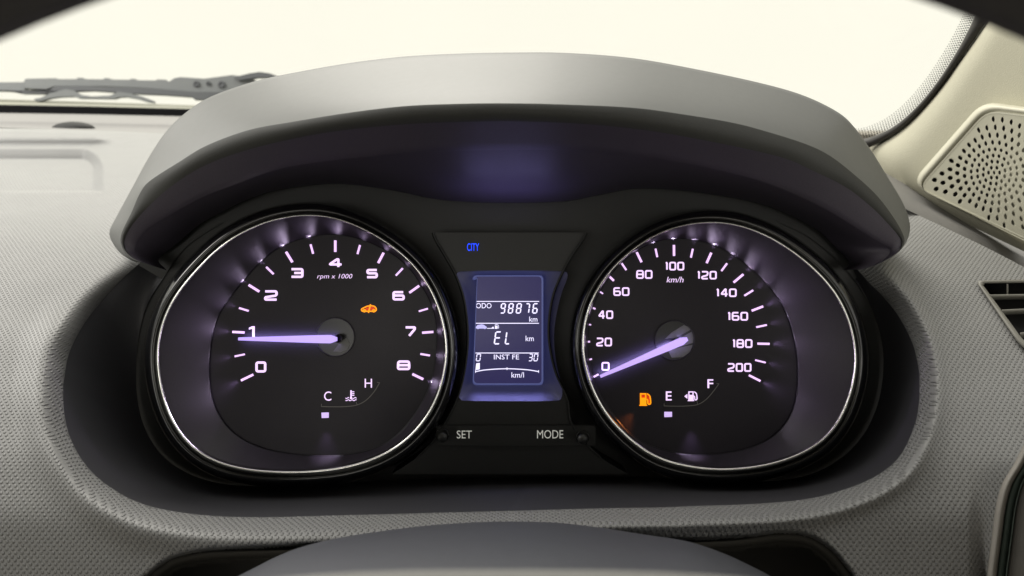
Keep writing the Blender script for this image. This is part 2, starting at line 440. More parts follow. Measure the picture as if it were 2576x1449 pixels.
# outline: start upper left, along C0 (left -> bottom -> right), then outer boundary back
outer = [tuple(p) for p in TOPR]+[(2760, 900+i*40) for i in range(19)]+[(2760-i*40, 1640) for i in range(74)]+[(-170, 1640-i*30) for i in range(44)]+[tuple(p) for p in TOPL]
ring = [tuple(p[:2]) for p in C0s]+outer
ringa = np.array(ring)
def inside(pts, poly):
    x, y = pts[:, 0], pts[:, 1]; c = np.zeros(len(pts), bool); n = len(poly); j = n-1
    for i in range(n):
        xi, yi = poly[i]; xj, yj = poly[j]
        if yi != yj:
            k = ((yi > y) != (yj > y)) & (x < (xj-xi)*(y-yi)/(yj-yi)+xi); c ^= k
        j = i
    return c
cand = []
for i, gx in enumerate(np.arange(-160, 2756, 10.0)):
    for gy in np.arange(320, 1636, 10.0): cand.append((gx+(5 if int(gy/10) % 2 else 0), gy))
for off in (4, 8, 12, 17, 22, 28, 34, 40, 46, 52, 58, 66, 74, 82):
    for p in offset(C0s, off, closed=False): cand.append(tuple(p))
    for p in offset(C0s, -off, closed=False): cand.append(tuple(p))
for off in (2, 5, 9, 13, 18, 24, 30, 36):
    q = CAV.copy(); q = q[(q[:, 1] < 1600)]
    o_ = offset(q, off, closed=False); cand += [tuple(p) for p in o_]
    o_ = offset(q, -off, closed=False); cand += [tuple(p) for p in o_]
for gx in np.arange(-120, 420, 5.0):
    for gy in np.arange(330, 492, 3.0): cand.append((gx+(2.5 if int(gy) % 2 else 0), gy))
cand = np.array(cand); cand = cand[inside(cand, ringa)]
# keep clear of the outline and drop near-duplicates
key = {}; keep = []
def near_outline(p): return False
for p in cand:
    k = (int(p[0]//2.6), int(p[1]//2.0))
    if k in key: continue
    key[k] = 1; keep.append((float(p[0]), float(p[1])))
pts2 = [Vector(p) for p in ring]+[Vector(p) for p in keep]
nr = len(ring)
VENT = rounded([(2462, 709), (2700, 705), (2755, 890), (2622, 908), (2565, 856)], 8)
VENT = [tuple(p) for p in resample(np.array(VENT+[VENT[0]]), 70, True)]
VN = len(pts2); pts2 += [Vector(p) for p in VENT]
cv, ce, cf, _, _, _ = delaunay_2d_cdt(pts2, [(i, (i+1) % nr) for i in range(nr)]+[(VN+i, VN+(i+1) % 70) for i in range(70)], [list(range(nr))], 1, 1e-4)
_c = np.array([[sum(cv[k].x for k in f)/3, sum(cv[k].y for k in f)/3] for f in cf])
cf = [f for f, k in zip(cf, inside(_c, np.array(VENT))) if not k]
dv = [P(v.x, v.y, dash_depth(v.x, v.y)) for v in cv]
duv = []
def near_pt(px, py, line):
    a = line[:-1, :2]; b = line[1:, :2]; ab = b-a; ap = np.array([px, py])-a
    t = np.clip((ap*ab).sum(1)/(ab*ab).sum(1), 0, 1); q = a+ab*t[:, None]-np.array([px, py]); k = (q*q).sum(1).argmin()
    return q[k]
for v, q in zip(cv, dv):
    U, W = q.x, float(np.interp(v.y, fine_y, arc))
    drop = q_d = dash_depth(v.x, v.y)-base_d(v.y)
    if 40 < v.x < 2500 and v.y > 600 and drop > 0:
        n_ = near_pt(v.x, v.y, C0s); rr_ = np.linalg.norm(n_)
        if 1e-6 < rr_ < 70: U += .55*drop*n_[0]/rr_; W += .55*drop*n_[1]/rr_
    duv.append((U, W))
dash = link('dashboard', dv, [tuple(f) for f in cf], M['dash'], None, True, duv)
dash.data.materials.append(M['dark'])  # black colour stands in for the shade inside the hollow
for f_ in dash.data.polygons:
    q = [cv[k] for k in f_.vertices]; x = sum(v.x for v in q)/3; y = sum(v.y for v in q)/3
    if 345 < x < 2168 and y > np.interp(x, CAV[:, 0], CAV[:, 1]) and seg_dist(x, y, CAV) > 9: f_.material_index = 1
tag(dash, 'grey moulded dashboard with dimpled mesh grain round the instrument opening', 'dashboard')

# ledges between dash and windscreen, upper left (parts of the dashboard)
def band(name, rows, m, parent=dash, n=60, smooth=True):
    return loft(name, [lift(resample(np.array([(x, y) for x, y in r[0]], float), n), r[1]) for r in rows], m, parent, smooth=smooth)
TL = lambda dy: [(-160, 318+dy), (0, 321+dy), (200, 327+dy), (419, 336+dy), (560, 346+dy), (700, 356+dy)]
LL = lambda y0, y1: [(-200, y0-2), (0, y0), (230, (y0+y1)/2-1), (480, y1), (760, y1+8)]
band('dash_rear_channel', [(TL(0), .675), (TL(2), .684), (LL(316, 327), .757), (LL(306, 317), .76)], M['dash_smooth'])
band('demister_ledge', [(LL(306, 317), .76), (LL(303, 312), .762), (LL(290, 299), .80), (LL(283, 292), .825)], M['dash_smooth'])
# light sensor dome on the ledge
dome = []
for j in range(7):
    a = j/6*math.pi/2; row = []
    for i in range(32):
        t = 2*math.pi*i/32
        row.append(P(184+56*math.cos(a)*math.cos(t), 325-19*math.sin(a)+3*math.cos(a)*math.sin(t), .735-.012*math.cos(a)*math.sin(t)*-1))
    dome.append(row)
loft('demister_outlet', dome, M['dark'], dash, closed=True)

# dash channel towards the pillar on the right
band('dash_side_channel', [([(2100, 440), (2200, 487), (2287, 530), (2380, 574), (2480, 622), (2576, 672), (2760, 770)], .455),
                           ([(2100, 425), (2200, 472), (2289, 514), (2384, 556), (2486, 602), (2580, 650), (2764, 748)], .462),
                           ([(2100, 410), (2200, 452), (2290, 496), (2388, 540), (2490, 588), (2584, 634), (2768, 730)], .50),
                           ([(2100, 340), (2200, 420), (2290, 470), (2390, 520), (2494, 572), (2590, 618), (2770, 712)], .53)], M['dash_smooth'])

# ================================================================== AIR VENT (right)
def dv_(x, y): return dash_depth(x, y)
vt = thing('air_vent', 'dark slatted air vent at the right end of the dashboard', 'air vent', P(2540, 760, dv_(2540, 760)))
fr_out = rounded([(2453, 706), (2700, 700), (2760, 900), (2620, 915), (2560, 862)], 10)
fr_in = rounded([(2470, 713), (2700, 710), (2750, 880), (2624, 900), (2570, 850)], 6)
n_ = 80
fo, fi = resample(np.array(fr_out+[fr_out[0]]), n_, True), resample(np.array(fr_in+[fr_in[0]]), n_, True)
vd = lambda p, e: [P(q[0], q[1], dv_(q[0], q[1])+e) for q in p]
loft('vent_frame', [vd(fo, .002), vd(fo*.94+fi*.06, -.0022), vd(fo*.3+fi*.7, -.0026), vd(fi, -.0006), vd(fi, .03)], M['slat'], vt, closed=True)
V = vd(fi, .012); link('vent_cavity', [v+Vector((0, 0, .0)) for v in V], [tuple(range(n_))], M['dark'], vt)
for (xa, ya, xb, yb) in ((2488, 746, 2760, 742), (2520, 784, 2760, 772), (2566, 842, 2760, 812)):
    a0, b0 = dv_(xa, ya), dv_(xb, yb)
    rows = []
    for dy, e in ((9, .010), (1, -.0012), (-3, -.0016), (-5, -.0002), (2, .011)):
        rows.append([P(xa+(xb-xa)*t, ya+(yb-ya)*t+dy, a0+(b0-a0)*t+e) for t in np.linspace(0, 1, 12)])
    loft('slat', rows, M['slat'], vt)
rows = [[P(2534+x, 714+y, dv_(2534, 730)+e) for y in np.linspace(0, 30, 4)] for x, e in ((-3, .008), (-1, .0), (1.5, .0), (3, .008))]
loft('vane', rows, M['slat'], vt)

# door trim / end cap, far lower right
dt = thing('door_trim', 'dark grey door trim edge at the far right of the dashboard', 'door trim', P(2560, 1300, .29))
ed = [(2600, 1120), (2576, 1168), (2548, 1215), (2532, 1270), (2522, 1340), (2514, 1400), (2508, 1449), (2500, 1560)]
e1 = spline(ed, 40)
def pushed(dx, dd): return [P(p[0]+dx, p[1], .285+dd) for p in e1]
loft('end_strip', [pushed(-26, .02), pushed(-22, .002), pushed(-12, -.002), pushed(-2, .0), pushed(0, .012)], M['door_edge'], dt)
loft('trim_strip', [pushed(-1, .008), pushed(4, .004), pushed(22, .006), pushed(26, .016)], M['door_strip'], dt)
loft('door_panel', [pushed(24, .008), pushed(30, -.001), pushed(60, -.004), pushed(150, -.02), pushed(260, -.04)], M['door'], dt)

# ================================================================== INSTRUMENT HOOD
NH = 240
O_ = spline([(352, 660), (330, 655), (300, 634), (279, 603), (276, 579), (295, 541), (333, 471), (377, 391), (420, 328), (466, 284), (520, 248), (591, 220), (662, 199), (733, 184), (875, 159), (1018, 142),
             (1160, 134.5), (1290, 132), (1424, 133), (1590, 146), (1756, 175), (1922, 211), (2026, 242), (2109, 283), (2150, 321), (2192, 379), (2233, 445), (2270, 507), (2287, 553), (2289, 580), (2283, 603),
             (2266, 629), (2238, 650), (2203, 667), (2172, 677)], NH)
I_ = spline([(353, 659), (336, 653), (313, 634), (303, 606), (309, 578), (330, 536), (352, 486), (377, 455), (448, 409), (520, 366), (626, 327), (733, 307), (875, 284), (1018, 267), (1160, 261), (1290, 260),
             (1424, 263), (1590, 271), (1714, 287), (1839, 308), (1922, 329), (2026, 362), (2088, 392), (2150, 440), (2206, 492), (2250, 550), (2272, 590), (2275, 612), (2262, 632), (2236, 650), (2202, 667), (2171, 677)], NH)
K_ = spline([(354, 658), (340, 652), (320, 634), (312, 612), (320, 586), (342, 554), (384, 509), (431, 469), (502, 423), (591, 387), (698, 358), (840, 331), (1018, 313), (1160, 307), (1290, 305),
             (1465, 312), (1631, 329), (1797, 358), (1963, 395), (2046, 430), (2129, 472), (2191, 520), (2233, 562), (2262, 596), (2268, 614), (2258, 634), (2234, 651), (2201, 668), (2170, 677)], NH)
L_ = spline([(370, 664), (358, 655), (346, 640), (342, 624), (352, 602), (378, 574), (430, 540), (510, 496), (591, 465), (698, 427), (804, 408), (947, 393), (1089, 381), (1258, 376),
             (1424, 377), (1590, 392), (1756, 418), (1900, 452), (2010, 494), (2100, 540), (2180, 590), (2222, 616), (2240, 628), (2236, 642), (2218, 656), (2190, 668), (2160, 676)], NH)
B_ = spline([(420, 680), (410, 670), (400, 660), (400, 650), (412, 638), (448, 611), (500, 566), (555, 535), (620, 503), (698, 478), (840, 462), (982, 478), (1089, 500), (1180, 508), (1290, 510), (1420, 506), (1520, 488),
             (1610, 474), (1756, 484), (1922, 515), (2046, 572), (2109, 629), (2130, 650), (2136, 662), (2130, 672), (2120, 680)], NH)
def f_c(px): return max(0.0, 1-((px-1280)/1010)**2)
def hd(c, mid, end): return [P(p[0], p[1], end+(mid-end)*f_c(p[0])**.8) for p in c]
def mixc(a, b, t): return a*(1-t)+b*t
ctr = np.array([1288, 720.])
Zc = O_+(ctr-O_)*np.array([.05, .06]); Zc2 = O_+(ctr-O_)*np.array([.16, .2])
def bulged(t, dn): # depth between silhouette and lip, following a round section
    a = t*math.pi/2
    c = mixc(O_, I_, t)
    k = .45*math.sin(a)+.55*t
    return hd(c, .362-(.362-.306)*k, .392-(.392-.384)*k)
hood = loft('instrument_hood', [hd(Zc2, .46, .44), hd(Zc, .41, .41), hd(mixc(O_, Zc, .25), .378, .397)]+[bulged(t, 0) for t in (0, .06, .14, .24, .36, .5, .64, .78, .9, 1.0)], M['hood'], None)
tag(hood, 'smooth grey arched hood over both dials, its underside black', 'hood')
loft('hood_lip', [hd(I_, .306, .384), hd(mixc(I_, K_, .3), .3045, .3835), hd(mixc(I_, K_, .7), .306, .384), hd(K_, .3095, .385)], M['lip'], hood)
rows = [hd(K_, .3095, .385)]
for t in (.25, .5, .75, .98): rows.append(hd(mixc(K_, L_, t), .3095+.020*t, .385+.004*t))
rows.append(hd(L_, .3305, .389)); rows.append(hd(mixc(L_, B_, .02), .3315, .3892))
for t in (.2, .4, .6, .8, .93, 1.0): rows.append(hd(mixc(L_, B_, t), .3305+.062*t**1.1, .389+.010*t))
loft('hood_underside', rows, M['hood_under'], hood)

# ================================================================== CLUSTER SURROUND + PANEL
D = .375
F_ = spline([(560, 560), (470, 620), (410, 700), (365, 780), (345, 880), (345, 1000), (375, 1100), (440, 1172), (545, 1214), (700, 1222), (1000, 1206), (1288, 1199), (1600, 1199), (1760, 1208), (1950, 1209),
             (2070, 1180), (2160, 1110), (2210, 1010), (2222, 890), (2195, 780), (2130, 680), (2040, 600), (1960, 560)], 420)
cz = [P(p[0], p[1], dash_depth(p[0], p[1])+.0004) for p in C0s]
cl = thing('instrument_cluster', 'black instrument cluster housing round both dials, with SET and MODE buttons', 'instrument cluster', P(1288, 1000, .40))
md = mixc(C0s, F_, .02)
def dd(t): return [dash_depth(p[0], p[1])*(1-t)+.400*t for p in C0s]
loft('surround', [lift(C0s, [dash_depth(p[0], p[1])+.0006 for p in C0s])]+[lift(mixc(C0s, F_, t), dd(t**.92)) for t in (.06, .25, .5, .75, .92, 1.0)], M['funnel'], cl)
bk = spline([(300, 480), (2300, 480), (2320, 1240), (280, 1240)], 4)
bp_ = [tuple(p) for p in F_ if p[1] > 700]+[(2178, 668), (2200, 560), (2050, 440), (1288, 410), (560, 440), (372, 560), (350, 668)]
link('back_panel', [P(x, y, .4012) for x, y in bp_], [tuple(range(len(bp_)))], M['panel'], cl)

# centre panel plate between the dials
cpl = [(1090, 585), (1096, 602), (1118, 640), (1146, 690), (1166, 745), (1176, 810), (1177, 870), (1168, 940), (1150, 1004), (1122, 1060), (1090, 1110), (1050, 1150), (985, 1193)]
cpr = [(1580, 1193), (1510, 1150), (1468, 1110), (1436, 1060), (1428, 1004), (1398, 940), (1382, 870), (1380, 810), (1390, 745), (1412, 690), (1440, 640), (1466, 602), (1474, 585)]
cps = spline(cpl, 60).tolist()+spline(cpr, 60).tolist()
TUB = spline([(1148, 690), (1162, 735), (1172, 790), (1176, 850), (1172, 895), (1163, 940), (1154, 985), (1156, 1002), (1172, 1008), (1280, 1009), (1396, 1008), (1412, 1000), (1414, 975), (1404, 935), (1396, 890), (1394, 840), (1400, 790), (1412, 740), (1428, 690), (1400, 682), (1288, 680), (1180, 682)], 160, closed=True)
SCRO = resample(np.array(rrect(*zD((603, 97)), *zD((1290, 1162)), 11)+[zD((603+42, 97))]), 160, True)
def with_hole(name, outer, hole, d, m, parent, thick=.006):
    o_ = [Vector(p[:2]) for p in outer]; h_ = [Vector(p[:2]) for p in hole]
    a, b = len(o_), len(h_)
    vv, ee, ff, *_ = delaunay_2d_cdt(o_+h_, [(i, (i+1) % a) for i in range(a)]+[(a+i, a+(i+1) % b) for i in range(b)], [], 0, 1e-5)
    cen = np.array([[sum(vv[k].x for k in f)/3, sum(vv[k].y for k in f)/3] for f in ff])
    ok = inside(cen, np.array([p[:2] for p in outer])) & ~inside(cen, np.array([p[:2] for p in hole]))
    V = [P(v.x, v.y, d) for v in vv]; F = [tuple(f) for f, k in zip(ff, ok) if k]
    n0 = len(V); V += lift(outer, d)+[q+AX*thick for q in lift(outer, d)]
    F += [(n0+i, n0+(i+1) % a, n0+a+(i+1) % a, n0+a+i) for i in range(a)]
    n0 = len(V); V += lift(hole, d)+[q+AX*thick for q in lift(hole, d)]
    F += [(n0+i, n0+(i+1) % b, n0+b+(i+1) % b, n0+b+i) for i in range(b)]
    return link(name, V, F, m, parent)
with_hole('centre_plate', cps, TUB, .3785, M['panel'], cl, .02)
# raised border of the centre plate
for side in (cpl, cpr):
    e = spline(side[:-1] if side is cpl else side[1:], 60)
    loft('plate_rim', [lift(e, .3783), lift(offset(e, 2.2, False), .3768), lift(offset(e, -2.2, False), .3768), lift(offset(e, -4.5, False), .3783)], M['panel'], cl)
# button strip
st = sheet('button_strip', rrect(1098, 1071, 1498, 1121, 3), .3772, M['panel'], cl, .003)
for y in (1070, 1122): sheet('strip_groove', [(1104, y-.7), (1492, y-.7), (1492, y+.7), (1104, y+.7)], .3768, M['dark'], cl, .0004)
lettering('lettering', 'SET', (1149, 1083, 1187, 1103), .3765, M['letter'], cl)
lettering('lettering', 'MODE', (1351, 1082, 1417, 1103), .3765, M['letter'], cl)
for bx, by, lab in ((1112, 1100, 'push button left of the word SET'), (1466, 1105, 'push button right of the word MODE')):
    c = circle(bx, by-5, 17, 32); c2 = circle(bx, by-5, 14.5, 32)
    loft('button_socket', [lift(c, .3764), lift(circle(bx, by-5, 15.5, 32), .3758), lift(c2, .377)], M['gloss'], cl, closed=True)
    link('button_hole', lift(circle(bx, by-5, 15, 32), .3762), [tuple(range(32))], M['dark'], cl)
    top = [circle(bx, by, r, 32) for r in (13, 13, 11.5, 0.01)]
    b = loft('button', [lift(top[0], .376), lift(top[1], .3655), lift(top[2], .3645), lift(top[3], .3643)], M['panel'], cl, closed=True)
    b['label'] = 'round black '+lab
b = lettering('drive_mode_lamp', 'CITY', (1175, 612, 1205, 631), .3762, M['blue'], cl)
b['label'] = 'small blue lit word CITY above the display'


# ================================================================== TRIP DISPLAY
dp = thing('trip_display', 'lit blue violet display between the dials reading 98876 km', 'display', P(1278, 830, .378))
loft('display_tub', [lift(TUB, .3782), lift(offset(TUB, -2), .3786), lift(mixc(TUB, SCRO[np.roll(np.arange(160), 0)], 0), .379)], M['tub_glow'], dp, closed=True)
# tub floor: sloping walls from rim to screen frame
def match(a, b):
    # rotate and orient b so that its points run with a around the centre
    c = np.array([1278, 840.]); ang = lambda q: np.arctan2(q[:, 1]-c[1], q[:, 0]-c[0])
    aa = ang(a)
    bb = ang(b); o = np.argsort(bb); bs = bb[o]; bp = b[o]
    xs = np.interp(aa, np.r_[bs-2*np.pi, bs, bs+2*np.pi], np.tile(bp[:, 0], 3)); ys = np.interp(aa, np.r_[bs-2*np.pi, bs, bs+2*np.pi], np.tile(bp[:, 1], 3))
    return np.stack([xs, ys], 1)
fine = resample(np.vstack([SCRO, SCRO[:1]]), 800, True)
SM = match(TUB, fine)
loft('tub_wall', [lift(offset(TUB, -1.5), .3788), lift(mixc(TUB, SM, .45), .3835), lift(mixc(TUB, SM, .8), .3855), lift(SM, .3865)], M['tub_glow'], dp, closed=True)
SCRI = resample(np.array(rrect(*zD((618, 112)), *zD((1270, 1142)), 9)+[zD((618+34, 112))]), 160, True)
loft('screen_frame', [lift(offset(SCRO, -.3), .3866), lift(offset(SCRO, -.5), .3788), lift(mixc(SCRO, SCRI, .5), .3782), lift(SCRI, .3786)], M['lcd_frame'], dp, closed=True)
link('screen', lift(SCRI, .3789), [tuple(range(160))], M['lcd_bg'], dp)
Dg = .3787
for y, xa, xb in ((352, 638, 1247), (563, 636, 1245), (850, 632, 1244)):
    merge_sheets('divider_line', [[zD((xa, y-3.6)), zD((xb, y-3.6)), zD((xb, y+3.6)), zD((xa, y+3.6))]], Dg, M['lcd_on'], dp, .0001)
def zbox(f, x0, y0, x1, y1): a = f((x0, y0)); b = f((x1, y1)); return (a[0], a[1], b[0], b[1])
def dtext(s, x0, y0, x1, y1, m='lcd_on', bold=.0): return lettering('lettering', s, zbox(zD, x0, y0, x1, y1), Dg, M[m], dp, bold=bold)
dtext('ODO', 638, 368, 787, 418, 'lcd_dim' if 0 else 'lcd_on'); dtext('km', 1152, 498, 1230, 548); dtext('km', 1117, 683, 1195, 735)
dtext('INST FE', 810, 865, 1053, 912, bold=.0); dtext('km/l', 980, 1035, 1100, 1088)
for ch, x0, x1 in (('9', 866, 930), ('8', 941, 1006), ('8', 1018, 1084), ('7', 1102, 1164), ('6', 1176, 1242)):
    lcd_digit('digit', ch, zbox(zD, x0, 368, x1, 470), 3.1, Dg, M['lcd_on'], dp)
lcd_digit('digit', 'E', zbox(zD, 806, 640, 888, 768), 3.4, Dg, M['lcd_on'], dp)
lcd_digit('digit', 'L', zbox(zD, 912, 640, 984, 768), 3.4, Dg, M['lcd_on'], dp)
lcd_digit('digit', '0', zbox(zD, 634, 856, 688, 930), 2.2, Dg, M['lcd_on'], dp)
lcd_digit('digit', '3', zbox(zD, 1140, 856, 1190, 930), 2.2, Dg, M['lcd_on'], dp)
lcd_digit('digit', '0', zbox(zD, 1190, 856, 1242, 930), 2.2, Dg, M['lcd_on'], dp)
merge_sheets('level_bar', [[zD(q) for q in ((640, 950), (675, 946), (673, 1008), (632, 1014))]], Dg, M['lcd_on'], dp, .0001)
ac = [zD(q) for q in spline([(632, 1030), (740, 1012), (935, 1002), (1130, 1012), (1242, 1030)], 24)]
merge_sheets('economy_scale', ribbon(ac, 2.3)+[[zD(q) for q in ((x-3, y0), (x+3, y0), (x+3, y1), (x-3, y1))] for x, y0, y1 in ((633, 1016, 1042), (1242, 1016, 1042), (937, 988, 1014))], Dg, M['lcd_on'], dp, .0001)
carp = [(636, 612), (636, 598), (652, 580), (690, 573), (712, 577), (728, 590), (740, 596), (741, 610), (732, 614), (722, 620), (712, 614), (668, 614), (656, 620), (646, 614)]
merge_sheets('car_symbol', [[zD(q) for q in carp]], Dg, M['lcd_dim'], dp, .0001)
merge_sheets('arrow_symbol', [[zD(q) for q in ((744, 609), (812, 609), (812, 615), (744, 615))], [zD(q) for q in ((786, 609), (803, 594), (812, 609))]], Dg-.00005, M['lcd_on'], dp, .0001)
def pump(x0, y0, x1, y1):
    """filling-station pump in a box: body with window, base and hose"""
    X = lambda a: x0+a*(x1-x0); Y = lambda b: y0+b*(y1-y0)
    r = lambda a, b, c, d: [(X(a), Y(b)), (X(c), Y(b)), (X(c), Y(d)), (X(a), Y(d))]
    polys = [r(.06, 0, .58, .11), r(.06, .11, .17, .36), r(.47, .11, .58, .36), r(.06, .36, .58, .92), r(0, .92, .64, 1.0)]
    sw = (x1-x0)*.10
    hose = rounded([(X(.60), Y(.48)), (X(.68), Y(.52)), (X(.70), Y(.84)), (X(.82), Y(.90)), (X(.93), Y(.80)), (X(.90), Y(.40)), (X(.84), Y(.18)), (X(.64), Y(.04))], sw*1.1, False, 4)
    return polys+ribbon(hose, sw)
merge_sheets('pump_symbol', pump(*zbox(zD, 818, 573, 860, 616)), Dg, M['lcd_on'], dp, .0001)

# ================================================================== DIALS
def soft(p, k):
    h = np.hanning(2*k+3)[1:-1]; h /= h.sum(); q = np.vstack([p[-k:], p, p[:k]])
    return np.stack([np.convolve(q[:, j], h, 'valid') for j in (0, 1)], 1)
def gauge(name, label, cat, outer, inner, centre, ringw):
    g = thing(name, label, cat, P(centre[0], centre[1], D))
    n = 480
    ro = soft(spline(outer, n, closed=True), 22); ri_ = soft(spline(inner, n, closed=True), 16)
    cc = ro.mean(0)
    ang = np.arctan2(ro[:, 1]-cc[1], ro[:, 0]-cc[0])
    wd = np.array([ringw(a) for a in ang])
    r2 = offset(ro, -wd)
    # match inner outline by angle
    ci = ri_.mean(0); fi = resample(np.vstack([ri_, ri_[:1]]), 900, True)
    a2 = np.arctan2(fi[:, 1]-cc[1], fi[:, 0]-cc[0]); o = np.argsort(a2); a2 = a2[o]; fp = fi[o]
    mx = np.interp(ang, np.r_[a2-2*np.pi, a2, a2+2*np.pi], np.tile(fp[:, 0], 3)); my = np.interp(ang, np.r_[a2-2*np.pi, a2, a2+2*np.pi], np.tile(fp[:, 1], 3))
    im = np.stack([mx, my], 1)
    # never let the face outline reach past the ring
    df = link('dial_face', lift(im, D), [tuple(range(n))], M['dial'], g)
    loft('dial_step', [lift(im, D-.00002), lift(offset(im, 1.2), D-.0012), lift(offset(im, 2.4), D-.0014)], M['hub'], g, closed=True)
    a = offset(im, 2.4)
    loft('dial_dish', [lift(mixc(a, r2, t), D-.0014-.0105*t) for t in (0, .12, .3, .5, .7, .88, 1.0)], M['dish'], g, closed=True)
    rows = []
    for t, e in ((0, -.0105), (.06, -.0130), (.25, -.0150), (.5, -.0158), (.75, -.0152), (.94, -.0135), (1.0, -.0100)):
        rows.append(lift(mixc(r2, ro, t), D+e))
    loft('chrome_ring', rows, M['chrome'], g, closed=True)
    rows = []
    for w_, e in ((0, -.0102), (3, -.0108), (9, -.0122), (16, -.0112), (23, -.0065), (28, .001), (30, .022)):
        rows.append(lift(offset(ro, w_), D+e))
    loft('trim_ring', rows, M['gloss'], g, closed=True)
    return g, im

tach_out = [(760, 537), (805, 536), (856, 547), (911, 568), (972, 602), (1034, 651), (1079, 706), (1110, 773), (1127, 840), (1131, 880), (1126, 935), (1110, 996), (1085, 1048), (1049, 1094), (1003, 1134), (942, 1164), (866, 1186),
            (774, 1195), (698, 1196), (621, 1191), (548, 1173), (499, 1149), (454, 1107), (420, 1051), (399, 987), (388, 900), (393, 849), (408, 797), (432, 748), (469, 700), (515, 651), (560, 608), (621, 574), (682, 549)]
tach_in = [(844, 589), (905, 602), (963, 626), (1018, 663), (1055, 712), (1088, 773), (1099, 834), (1096, 880), (1091, 941), (1076, 981), (1049, 1033), (1003, 1090), (957, 1122), (896, 1140), (820, 1146), (743, 1142), (682, 1133),
           (621, 1111), (576, 1079), (545, 1033), (530, 987), (527, 911), (537, 830), (556, 780), (588, 738), (618, 700), (661, 654), (713, 617), (780, 596)]
speed_out = [(1796, 554), (1857, 562), (1919, 583), (1980, 617), (2041, 663), (2086, 708), (2116, 748), (2138, 796), (2152, 840), (2160, 890), (2157, 950), (2144, 1001), (2126, 1050), (2098, 1093), (2056, 1130), (1995, 1160), (1934, 1178),
             (1873, 1187), (1796, 1189), (1735, 1183), (1674, 1169), (1629, 1151), (1586, 1117), (1549, 1084), (1516, 1044), (1488, 992), (1467, 934), (1459, 873), (1461, 833), (1470, 788), (1484, 748), (1507, 708), (1537, 669), (1574, 635), (1613, 605), (1659, 580), (1720, 561)]
speed_in = [(1696, 600), (1760, 606), (1810, 622), (1860, 652), (1905, 690), (1945, 732), (1975, 780), (1993, 833), (2004, 888), (2007, 965), (1995, 1032), (1958, 1087), (1903, 1120), (1827, 1139), (1735, 1143), (1659, 1129),
            (1610, 1108), (1570, 1073), (1535, 1030), (1508, 985), (1488, 930), (1480, 880), (1480, 835), (1487, 790), (1502, 750), (1524, 710), (1552, 675), (1590, 640), (1640, 612)]
# ring is broad at the bottom, thin at the top where it is seen edge-on
def ringw_t(a): return 6.5+7.5*max(0, math.sin(a))+5.0*abs(math.cos(a))
tach, t_im = gauge('tachometer', 'round rpm dial with needle just under 1 and an amber car symbol', 'tachometer', tach_out, tach_in, (843, 850), ringw_t)
speed, s_im = gauge('speedometer', 'round km/h dial with needle resting at 0 and an amber fuel pump symbol', 'speedometer', speed_out, speed_in, (1697, 855), ringw_t)

def tick(a, b, wd, g, m='lit_tick'):
    a = np.array(a); b = np.array(b); t = (b-a)/np.linalg.norm(b-a); n = np.array([-t[1], t[0]])*wd/2
    q = [a+n, b+n, b-n, a-n]
    return sheet('tick_mark', [tuple(x) for x in q], D-.0009, M[m], g, .0008)
TT = [((750, 1405), (848, 1358)), ((697, 1207), (778, 1190)), ((678, 1005), (776, 1010)), ((733, 808), (810, 832)), ((812, 618), (898, 672)), ((957, 470), (1016, 528)), ((1120, 345), (1172, 430)), ((1322, 283), (1343, 360)),
      ((1526, 250), (1526, 345)), ((1730, 288), (1709, 363)), ((1925, 352), (1880, 437)), ((2083, 480), (2026, 540)), ((2218, 625), (2137, 682)), ((2290, 813), (2216, 835)), ((2335, 1005), (2243, 1012)), ((2307, 1200), (2228, 1187)), ((2252, 1396), (2162, 1353))]
for i, (a, b) in enumerate(TT): tick(z1(a), z1(b), 5.6 if i % 2 == 0 else 4.4, tach)
for s, bx in (('0', (868, 1248, 958, 1340)), ('1', (812, 958, 872, 1045)), ('2', (940, 661, 1052, 748)), ('3', (1157, 478, 1265, 560)), ('4', (1470, 397, 1582, 476)), ('5', (1780, 485, 1878, 563)), ('6', (1998, 668, 2100, 746)),
              ('7', (2098, 958, 2192, 1044)), ('8', (2035, 1240, 2146, 1320))):
    if s == '1':
        x0, y0, x1, y1 = zbox(z1, *bx); merge_sheets('numeral', [[(x0+1, y0+4), (x0+9, y0), (x1-3, y0), (x1-3, y1), (x1-9, y1), (x1-9, y0+6.5), (x0+1, y0+8.5)]], D-.0004, M['lit_white'], tach)
    else: number('numeral', s, zbox(z1, *bx), 5.8, D-.0004, M['lit_white'], tach)
lettering('lettering', 'rpm x 1000', zbox(z1, 1378, 527, 1668, 576), D-.0004, M['lit_white'], tach, shear=.22, bold=-.006)
TS = [((235, 1388), (298, 1355)), ((202, 1240), (243, 1228)), ((188, 1086), (227, 1086)), ((195, 940), (236, 947)), ((222, 793), (272, 816)), ((277, 652), (335, 690)), ((358, 518), (424, 583)), ((486, 435), (527, 495)), ((613, 348), (653, 430)),
      ((768, 318), (783, 388)), ((920, 288), (921, 378)), ((1076, 320), (1060, 392)), ((1228, 352), (1190, 437)), ((1358, 440), (1312, 502)), ((1492, 530), (1413, 597)), ((1573, 662), (1502, 706)), ((1655, 795), (1563, 830)), ((1685, 948), (1600, 966)),
      ((1707, 1104), (1610, 1102)), ((1675, 1258), (1592, 1238)), ((1632, 1410), (1540, 1363))]
for i, (a, b) in enumerate(TS): tick(z3(a), z3(b), (5.2 if i % 2 == 0 else 4.2)*(.8 if i < 6 else 1), speed)
